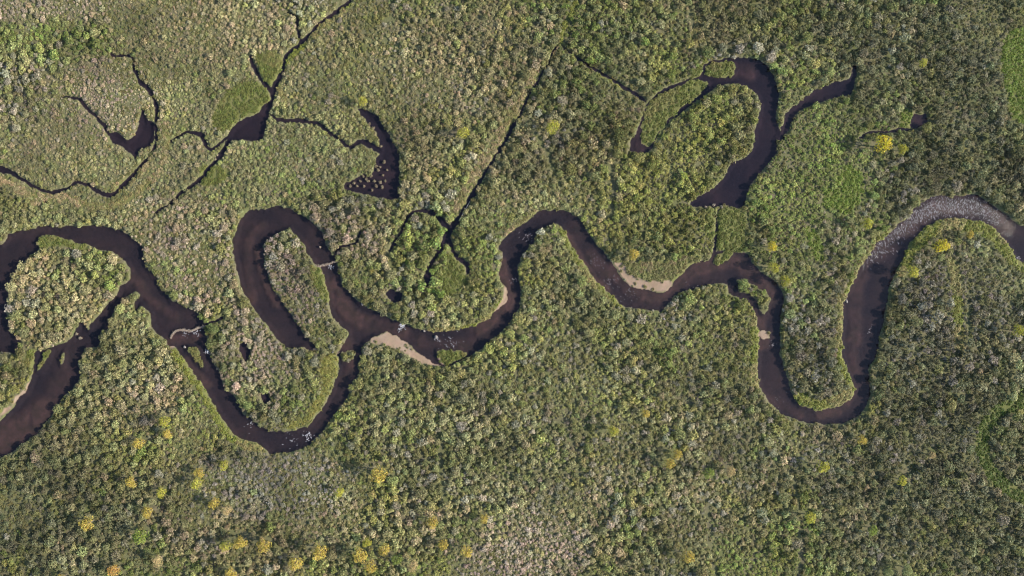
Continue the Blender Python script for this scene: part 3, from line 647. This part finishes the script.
# sedge and grass
pts, scl, rot, tin, pick = [], [], [], [], []
rp = random.Random(9)
n_try = 170000
xs = np.array([rp.uniform(-272, 272) for _ in range(n_try)]); ys = np.array([rp.uniform(-158, 158) for _ in range(n_try)])
dd, mm, ss, sa, ll = sample(D, xs, ys), sample(MEAD, xs, ys), sample(STRIP, xs, ys), sample(SANDD, xs, ys), sample(LANE, xs, ys)
nz = vnoise(xs, ys, 14, 71); nl = vnoise(xs, ys, 30, 209, 3)
for k in range(n_try):
    if dd[k] < .25 or (sa[k] < .6 and rp.random() > ((.7 if sa[k] > -1.1 and dd[k] > 2.4 else .16) if nz[k] > -.35 else .06)): continue
    inm, ins = mm[k] < 0, ss[k] < .3
    if not (inm or ins or (dd[k] < 1.6 and nz[k] > .1 and rp.random() < .6) or rp.random() < (.30 if nl[k] > .26 else .07)): continue
    if inm and xs[k] > 145 and ys[k] > 10: base = (.120, .170, .030)
    elif inm: base = (.118, .138, .036) if nz[k] < .1 else (.158, .158, .052)
    if inm and 606 < 512 + xs[k] / S < 700 and 250 < 288 - ys[k] / S < 298 or inm and xs[k] < -225 and 395 < 288 - ys[k] / S < 445: base = (.205, .178, .088) if nz[k] < .15 else (.160, .158, .060)
    elif inm and 284 < 512 + xs[k] / S < 345 and 350 < 288 - ys[k] / S < 435: base = (.205, .205, .055)
    elif inm: pass
    elif ins and (430 < 512 + xs[k] / S < 560 and ys[k] > 24 or xs[k] < -166 and ys[k] > 36): base = (.270, .225, .115) if nz[k] < .3 else (.20, .185, .075)
    elif ins: base = (.075, .110, .022) if xs[k] > 231 and ys[k] < -52 else ((.235, .215, .085) if nz[k] < -.1 else (.175, .195, .044))
    else: base = (.135, .135, .050)
    v = rp.uniform(.8, 1.25); x, y = xs[k], ys[k]; s_ = rp.uniform(.6, 1.25)
    pts.append((x, y, ground_z(x, y) - .02)); scl.append((s_ * 1.2, s_ * 1.2, s_ * rp.uniform(.5, .9))); rot.append((0, 0, rp.uniform(0, 6.28))); tin.append([c * v * rp.uniform(.93, 1.07) for c in base]); pick.append(rp.randrange(6))
print('tufts', len(pts))
instancer('sedge_grass', pts, scl, rot, tin, pick, TUFT, 'green and straw coloured sedge along the banks and in the small meadows')

# ------------------------------------------------------------------ single bushes
ORD = ['nearest', 'second nearest', 'third nearest', 'fourth nearest', 'fifth nearest', 'sixth nearest', 'seventh nearest', 'eighth nearest', 'ninth nearest', 'tenth nearest',
       'eleventh nearest', 'twelfth nearest', 'thirteenth nearest', 'fourteenth nearest', 'fifteenth nearest', 'sixteenth nearest']
PLACES = [((65,295),'centre of the left tan lobe'),((10,385),'sandy bank at the left border'),((115,325),'small peninsula below the left lobe'),((194,356),'grassy islet below the first dam'),
 ((185,331),'first stick dam at left'),((240,313),'arc shaped rill dam'),((265,398),'tiny pool on the round island'),((245,350),'upper pool of the round island'),((290,430),'bottom tip of the round island'),
 ((325,265),'dam on the horseshoe channel'),((290,232),'top of the long narrow island'),((300,320),'middle of the long narrow island'),((345,338),'lower tip of the long narrow island'),((265,207),'top of the horseshoe channel'),
 ((233,250),'left side of the horseshoe channel'),((175,300),'bank above the first dam'),((80,225),'upper bank of the left river bend'),((0,170),'black hole at the left border'),((130,140),'ragged left pond'),
 ((110,195),'lowest point of the left creek arc'),((245,130),'boot shaped pond'),((270,88),'creek fork above the boot shaped pond'),((300,43),'rill joining the top creek'),((345,4),'top creek at the upper border'),
 ((215,160),'creek junction below the boot pond'),((320,125),'middle of the pond linking creek'),((390,150),'right side of the bow shaped pond'),((350,188),'left toe of the bow shaped pond'),((400,232),'left side of the looping creek'),
 ((448,230),'meeting of ditch and looping creek'),((428,280),'pool at the end of the looping creek'),((393,297),'small pool above the river'),((458,280),'small kidney shaped meadow'),((410,326),'white chute in the middle river'),
 ((455,357),'grassy islet beside the sand strip'),((395,345),'long pale sand strip'),((505,290),'sandy rim of the sharp bend'),((482,176),'middle of the diagonal ditch'),((523,108),'upper part of the diagonal ditch'),
 ((556,46),'top end of the diagonal ditch'),((555,209),'crest of the middle river bend'),((556,230),'tip of the willow peninsula in midstream bend'),((600,285),'left bank opposite the gravel bar'),((650,280),'gravel point bar'),
 ((613,190),'dark lane left of the oxbow peninsula'),((640,145),'left tail of the oxbow lake'),((675,105),'green reed bed'),((599,72),'ditch into the oxbow lake'),((745,57),'top of the oxbow lake'),((758,110),'right rim of the oxbow peninsula'),
 ((700,150),'middle of the oxbow peninsula'),((700,198),'lower left end of the oxbow lake'),((730,230),'small square meadow'),((780,160),'right bank of the oxbow lake'),((820,97),'arm right of the oxbow lake'),((855,66),'tip of the oxbow arm'),
 ((920,118),'muddy pool'),((850,190),'bright green meadow patch'),((815,245),'narrow meadow strip on the right peninsula'),((755,295),'curved spit by the narrow reach'),((662,315),'notch in the lower bank'),((757,350),'left bank of the narrow reach'),
 ((785,360),'right bank of the narrow reach'),((820,408),'bottom bend of the right loop'),((843,320),'pale rim left of the wide reach'),((885,320),'right bank of the wide reach'),((865,400),'lower right corner of the loop'),
 ((940,197),'rippled riffle at the right'),((960,222),'inner bank of the right bend'),((1010,215),'river at the right border'),((958,310),'yellow strip in the right scrub'),((985,440),'green arc at the right border'),((705,520),'dark lane at the bottom'),
 ((800,530),'dark lane at the lower right'),((905,470),'slanting lane at the lower right'),((442,470),'faint lane below the sand strip'),((270,485),'grey patch below the round island'),((520,550),'pinkish patch at the bottom'),((105,105),'pinkish heath patch'),
 ((330,430),'outer bank of the round island bend'),((40,430),'greenish shallows at the left'),((200,385),'grassy bank left of the round island'),((15,15),'upper left corner'),((1005,20),'upper right corner'),((1010,560),'lower right corner'),((10,560),'lower left corner'),
 ((700,40),'pale track at the top'),((800,20),'top border right of the pale track'),((450,20),'top border left of the diagonal ditch'),((560,420),'middle of the lower scrub'),((660,390),'scrub below the gravel bar'),((620,540),'bottom border centre right')]
def colour_word(c):
    r, g, b = c; v = max(c)
    if r > g * 1.12: return 'pinkish' if b / r > .55 else 'tan'
    if b / max(r, g) > .6: return 'grey green'
    if g > r * 1.15: return 'bright green' if v > .11 else 'dark green'
    if v > .16: return 'yellow green'
    return 'olive green'
BK = []
for k in range(10):
    rs = np.random.default_rng(500 + k)
    V_, F_ = leaf_cloud(rs, lobes_for(rs, 5 + k % 4, 1.0, 1.25), 420, .115)
    BK.append((mesh_np('bush_crown', V_, F_, M_BUSH), stems_mesh('bush_stems', rs, 7, .85, .55, .035)))
near_of = {}
for (x, y, r, c) in bush_list:
    px, py = 512 + x / S, 288 - y / S
    k = min(range(len(PLACES)), key=lambda q: (PLACES[q][0][0] - px) ** 2 + (PLACES[q][0][1] - py) ** 2)
    near_of.setdefault(k, []).append(((PLACES[k][0][0] - px) ** 2 + (PLACES[k][0][1] - py) ** 2, x, y, r, c))
rp = random.Random(33)
for k, L in near_of.items():
    L.sort()
    for n, (d_, x, y, r, c) in enumerate(L):
        root = link(bpy.data.objects.new('willow_bush', None)); root.empty_display_size = .5
        root.location = (x, y, ground_z(x, y) - .04); root.rotation_euler = (0, 0, rp.uniform(0, 6.28)); root.scale = (r, r * rp.uniform(.9, 1.1), r * rp.uniform(.95, 1.25))
        tag(root, '%s willow bush %s the %s' % (colour_word(c), ORD[min(n, 15)], PLACES[k][1]), 'bush', 'large willow bushes standing out of the scrub')
        cm, sm = rp.choice(BK)
        o = link(bpy.data.objects.new('crown', cm), root); o['tint'] = [float(q) for q in c]
        link(bpy.data.objects.new('stems', sm), root)

# ------------------------------------------------------------------ trees
TK = []
for k in range(5):
    rs = np.random.default_rng(700 + k); V_, F_ = [], []; hh = 2.0
    top = (rs.normal() * .05, rs.normal() * .05, hh * .9)
    tube(V_, F_, (0, 0, -.1), (top[0] * .4, top[1] * .4, hh * .45), .07, .05, 7); tube(V_, F_, (top[0] * .4, top[1] * .4, hh * .45), top, .05, .012, 7)
    lob = [(top[0], top[1], hh * .80, .42)]
    for q in range(8 + k % 3):
        an = 2.4 * q + rs.random() * .5; z0 = hh * (.34 + .05 * q * .8); R_ = .52 + .18 * rs.random() - .028 * q
        e = (math.cos(an) * R_, math.sin(an) * R_, z0 + .28 + .15 * rs.random()); tube(V_, F_, (0, 0, z0), e, .028, .008, 5)
        lob.append((*e, .30 + .13 * rs.random()))
    tm = mesh_np('tree_trunk', V_, F_, M_BARK)
    V_, F_ = leaf_cloud(rs, lob, 900, .062, .7); TK.append((tm, mesh_np('tree_crown', V_, F_, M_BUSH)))
rp = random.Random(44)
NUM = ['first', 'second', 'third', 'fourth', 'fifth', 'sixth', 'seventh', 'eighth', 'ninth', 'tenth', 'eleventh', 'twelfth', 'thirteenth', 'fourteenth', 'fifteenth', 'sixteenth', 'seventeenth', 'eighteenth', 'nineteenth', 'twentieth',
       'twenty-first', 'twenty-second', 'twenty-third', 'twenty-fourth', 'twenty-fifth', 'twenty-sixth', 'twenty-seventh', 'twenty-eighth']
SPECIAL = {(875,147):'large bright yellow tree casting a dark shadow, beside the thin rill in the right scrub',(934,246):'bright yellow tree on the inner bank of the right bend',(906,272):'yellow green tree on the right bank of the wide reach',
 (861,225):'yellow green tree on the bank left of the rippled riffle',(768,247):'yellow tree at the top of the row on the outer bank of the narrow reach',(770,268):'middle yellow green tree of the row on the outer bank of the narrow reach',
 (781,281):'lowest yellow green tree of the row on the outer bank of the narrow reach',(897,151):'small yellow green tree just right of the large bright yellow tree',(918,65):'small yellow green tree in the grey scrub above the muddy pool',
 (552,130):'yellow green tree right of the diagonal ditch',(464,136):'yellow green tree left of the diagonal ditch',(632,255):'golden tree on the upper edge of the gravel point bar meadow',(1010,330):'yellow green tree in the scrub near the right border',
 (965,235):'small golden tree at the crest of the right bend inner bank',(365,104):'small yellow green tree at the top tip of the bow shaped pond'}
rest = [t for t in TREES if (t[0], t[1]) not in SPECIAL]
def zone(t): return 'lower left' if t[0] < 290 else ('lower middle' if t[0] < 520 else 'lower right')
zl = {}
for t in sorted(rest): zl.setdefault(zone(t), []).append(t)
CW = {'golden':'golden yellow','lime':'yellow green','tan':'pale tan','green':'fresh green','orange':'orange','yellow':'bright yellow','palegreen':'pale green'}
for (tx, ty, tr, tc) in TREES:
    x, y = W(tx, ty); r = tr * S
    root = link(bpy.data.objects.new('birch_tree', None)); root.location = (x, y, ground_z(x, y) - .03 if sample(D, x, y) > 0 else .2); root.rotation_euler = (0, 0, rp.uniform(0, 6.28)); root.scale = (r * 1.12, r * 1.12, r * rp.uniform(1.45, 1.75))
    if (tx, ty) in SPECIAL: lab = SPECIAL[(tx, ty)]
    else:
        z = zone((tx,)); n = [q[:2] for q in zl[z]].index((tx, ty)); lab = '%s rounded tree, %s from the left among the trees of the %s scrub' % (CW[tc], NUM[n], z)
    tag(root, lab, 'tree', 'taller yellowing trees in the scrub')
    tm, cm = rp.choice(TK); v = rp.uniform(.88, 1.1)
    link(bpy.data.objects.new('trunk', tm), root)
    o = link(bpy.data.objects.new('crown', cm), root); o['tint'] = [q * v * 1.25 for q in TCOL[tc]]

# ------------------------------------------------------------------ tussocks standing in the ponds
TS = [(373,128,2.2),(369,124,1.8),(375,133,1.7),(384,162,2.0),(376,166,1.9),(378,170,2.2),(371,176,1.7),(374,181,2.0),(380,182,2.2),(376,186,1.9),(382,187,2.0),(366,179,1.6),(360,181,1.6),(354,183,1.8),(350,186,1.7),(372,190,1.6),(383,175,1.5)]
TW = [(125,131,3.2),(131,128,3.4),(136,121,2.8),(133,134,2.2),(149,116,2.6),(141,103,3.0),(147,108,2.6),(128,124,3.0)]
TS += [(363,176,1.7),(368,181,1.8),(380,167,1.6),(385,181,1.7),(387,170,1.4),(357,186,1.5),(364,186,1.6),(378,140,1.5),(381,146,1.6)]
TB = [(229,126,1.7),(232,124,1.6),(228,131,1.7),(215,159,1.5),(217,155,1.4)]
TR = [(80,338,1.9),(76,334,1.8),(44,347,2.2),(52,345,2.2),(330,247,1.6),(320,247,1.3),(722,207,2.2),(714,205,2.0),(706,207,1.8),(671,318,2.4),(660,362,0)]
TUM = []
for k in range(4):
    rs = np.random.default_rng(900 + k); V_, F_ = leaf_cloud(rs, lobes_for(rs, 4, 1.0, 1.0), 150, .17, .6); 
    V2, F2 = [], []; tube(V2, F2, (0, 0, -1.2), (0, 0, .1), .75, .6, 9); tube(V2, F2, (0, 0, .1), (0, 0, .45), .6, .25, 9)
    TUM.append((mesh_np('tussock_leaves', V_, F_, M_BUSH), mesh_np('tussock_base', V2, F2, M_MUD)))
rp = random.Random(55)
for L, nm, colr in ((TS, 'bow shaped pond', (.20, .17, .105)), (TW, 'ragged left pond', (.30, .25, .11)), (TB, 'boot shaped pond', (.32, .28, .17)), (TR, 'river', (.30, .26, .19))):
    for n, (tx, ty, tr) in enumerate(sorted(q for q in L if q[2] > 0)):
        x, y = W(tx, ty); r = tr * S
        root = link(bpy.data.objects.new('sedge_tussock', None)); root.location = (x, y, .02); root.scale = (r, r, r * .9); root.rotation_euler = (0, 0, rp.uniform(0, 6.28))
        tag(root, 'pale straw tussock in or beside the %s, %s from the left there' % (nm, NUM[n]), 'tussock', 'pale tussocks rising from the water')
        a, b = rp.choice(TUM); v = rp.uniform(.85, 1.2)
        o = link(bpy.data.objects.new('leaves', a), root); o['tint'] = [q * v for q in colr]
        link(bpy.data.objects.new('base', b), root)

# ------------------------------------------------------------------ stick dams, logs, boulders
def beam(name, mat, rs, a, b, r, parent=None):
    V_, F_ = [], []; a = np.array(a, float); b = np.array(b, float); m = (a + b) / 2 + rs.normal(size=3) * np.array((.25, .25, .04))
    tube(V_, F_, a, m, r, r * .85, 7); tube(V_, F_, m, b, r * .85, r * .4, 7)
    q = a + (b - a) * .6; e = q + np.array((rs.normal() * .7, rs.normal() * .7, .25)); tube(V_, F_, q, e, r * .45, r * .12, 5)
    n0 = len(V_); F_.append((0, 1, 2, 3)); return link(bpy.data.objects.new(name, mesh_np(name, V_, F_, mat)), parent)
def dam(path, width, label, seed):
    rs = np.random.default_rng(seed); P = world_pts(smooth_open(path, 6)); c = P.mean(0)
    root = link(bpy.data.objects.new('beaver_dam', None)); root.location = (c[0], c[1], 0); tag(root, label, 'dam', 'stick dams across the channels')
    V_, F_ = [], []
    for k in range(len(P)):                        # earth ridge
        t = P[min(k + 1, len(P) - 1)] - P[max(k - 1, 0)]; t = t / np.linalg.norm(t); nn = np.array((-t[1], t[0])); w = width * (.8 + .4 * rs.random())
        for o_, z in ((-1, -.5), (-.55, .05), (0, .22 + .12 * rs.random()), (.5, .04), (1, -.5)):
            q = P[k] - c + nn * o_ * w; V_.append((q[0], q[1], z))
    for k in range(len(P) - 1):
        for j in range(4): F_.append((k * 5 + j, k * 5 + j + 1, (k + 1) * 5 + j + 1, (k + 1) * 5 + j))
    link(bpy.data.objects.new('mud_core', mesh_np('mud_core', V_, F_, M_MUD, True)), root)
    Lt = np.linalg.norm(np.diff(P, axis=0), axis=1).sum(); V_, F_ = [], []
    for k in range(int(Lt * 9)):
        i = rs.integers(len(P) - 1); p = P[i] + (P[i + 1] - P[i]) * rs.random() - c + rs.normal(size=2) * width * .45; an = rs.random() * 6.28; l = .5 + 1.0 * rs.random()
        a = np.array((p[0] - math.cos(an) * l / 2, p[1] - math.sin(an) * l / 2, .10 + .25 * rs.random())); b = np.array((p[0] + math.cos(an) * l / 2, p[1] + math.sin(an) * l / 2, .12 + .3 * rs.random()))
        tube(V_, F_, a, b, .05 + .04 * rs.random(), .03, 5)
    o = link(bpy.data.objects.new('branch_pile', mesh_np('branch_pile', V_, F_, M_STICK)), root); o['kind'] = 'stuff'
def foam(name, label, spots, seed, mat=None):
    """spots: (px, py, spread px, count, length m, heading rad) of low broken humps, foam and painted sky sheen alike"""
    rs = np.random.default_rng(seed); V_, F_ = [], []
    for (sx, sy, sp, n, ln, hd) in spots:
        for k in range(n):
            x, y = W(sx + rs.normal() * sp * .5, sy + rs.normal() * sp * .5)
            if sample(D, x, y) > -.5: continue
            l = ln * (.4 + .9 * rs.random()); w = l * (.10 + .16 * rs.random()); a = hd + rs.normal() * (.16 if mat else .35); ca, sa_ = math.cos(a), math.sin(a); i = len(V_); m = 7
            V_.append((x, y, .05 + .05 * rs.random()))
            for q in range(m):
                an = 2 * math.pi * q / m; rr = .7 + .5 * rs.random(); u, v = math.cos(an) * l * .5 * rr, math.sin(an) * w * .5 * rr
                V_.append((x + ca * u - sa_ * v, y + sa_ * u + ca * v, -.01))
            F_ += [(i, i + 1 + q, i + 1 + (q + 1) % m) for q in range(m)]
    o = link(bpy.data.objects.new(name, mesh_np(name, V_, F_, mat or M_FOAM, True))); tag(o, label, kind='stuff')
dam([(170,339),(174,332),(182,330),(190,331),(198,328),(205,326)], .55, 'pale curved stick dam across the left river reach', 1)
dam([(312,266),(320,266),(328,264),(337,261)], .55, 'short stick dam closing the upper arm of the horseshoe channel', 2)
dam([(313,350),(322,349),(331,352),(338,352)], .7, 'low stick dam below the tip of the long narrow island', 3)
dam([(224,317),(230,313),(236,312),(242,314)], .55, 'small pale arc shaped dam left of the horseshoe channel', 4)
foam('white_water', 'white foam spilling below the first curved dam', [(184,333,4,20,.8,.4),(196,332,4,24,.9,1.2),(207,351,3,34,1.2,1.5)], 11)
foam('white_water', 'white chute of water at the upper bank of the middle river', [(402,326,2.6,60,1.1,.9),(399,330,2.0,22,.9,.9)], 12)
foam('white_water', 'broken white riffle beside the grassy islet', [(452,342,9,34,.9,2.6),(444,347,7,16,.8,2.6),(436,339,4,10,1.0,2.6)], 13)
foam('white_water', 'white flecks in the lowest bend of the round island', [(307,436,5,26,1.3,.7),(292,441,9,20,.9,.4),(250,425,8,14,.9,.6)], 14)
foam('white_water', 'white spill below the horseshoe dam', [(330,267,3,18,1.0,1.2)], 15)
foam('white_water', 'scattered pale flecks in the bend before the gravel bar', [(596,262,9,40,.7,2.3),(612,282,9,46,.7,2.4),(630,295,10,36,.7,2.7),(527,236,7,22,1.0,.7),(514,280,4,12,.9,1.5),(690,290,10,10,.7,.3)], 16, M_WAVE)
foam('white_water', 'small white flecks in the narrow reach below the spit', [(772,345,4,12,1.0,1.5),(778,400,8,18,.7,2.2),(872,330,4,8,1.0,.4),(1020,258,3,10,1.2,.1)], 17, M_WAVE)
spots = []
Q = smooth_open([(868,258,0),(890,238,0),(912,220,0),(935,208,0),(958,207,0),(980,209,0),(1000,220,0)], 8)
for k in range(len(Q) - 1):
    t = Q[k + 1] - Q[k]; hd = math.atan2(-t[1], t[0]) + 1.35; mid = 1 - abs(k / (len(Q) - 1) - .5) * 1.3
    spots.append((Q[k][0], Q[k][1], 10.5, int(16 + 30 * mid), 1.0, hd))
foam('riffle_sheen', 'rows of small wavelets painted pale as sky sheen on the rippled right bend', spots, 18, M_WAVE)  # pale humps take the place of sky reflection on the ripples
def boulder(px, py, r, label, seed):
    rs = np.random.default_rng(seed); V_, F_ = [], []; n, m = 9, 5; sc = np.array((1, .7 + .3 * rs.random(), .6))
    for j in range(m + 1):
        ph = math.pi * j / m
        for k in range(n):
            th = 2 * math.pi * k / n; q = 1 + .22 * rs.normal() * math.sin(ph); V_.append(np.array((math.sin(ph) * math.cos(th), math.sin(ph) * math.sin(th), math.cos(ph))) * r * q * sc)
    for j in range(m):
        for k in range(n): F_.append((j * n + k, (j + 1) * n + k, (j + 1) * n + (k + 1) % n, j * n + (k + 1) % n))
    o = link(bpy.data.objects.new('boulder', mesh_np('boulder', V_, F_, M_STONE, True))); x, y = W(px, py); o.location = (x, y, max(float(sample(Z, x, y)) + .15 * r, -.1)); o.rotation_euler = (0, 0, rs.random() * 6); tag(o, label, 'boulder')
for k, (px, py, r, l) in enumerate([(362,304,.8,'pale boulder at the upper bank below the horseshoe dam'),(436,337,.9,'grey boulder in the river under the willow bank'),(424,331,.7,'small grey boulder at the bank right of the white chute'),
        (184,347,.8,'grey boulder beside the grassy islet below the first dam'),(847,301,1.0,'grey boulder at the left edge of the wide reach'),(333,352,.9,'whitish boulder at the low dam below the long island'),(664,319,.8,'grey boulder in the notch of the lower bank')]):
    boulder(px, py, r, l, 40 + k)
rs = np.random.default_rng(77)
def log(a, b, r, z, label, mat, seed):
    rs = np.random.default_rng(seed); (x0, y0), (x1, y1) = W(*a), W(*b)
    z0 = max(z, ground_z(x0, y0) + r * .6); z1 = max(z, ground_z(x1, y1) + r * .6)
    o = beam('fallen_log', mat, rs, (x0, y0, z0), (x1, y1, z1), r); tag(o, label, 'log')
log((459,221),(470,201), .22, .3, 'long bleached log lying along the diagonal ditch', M_PALE, 1)
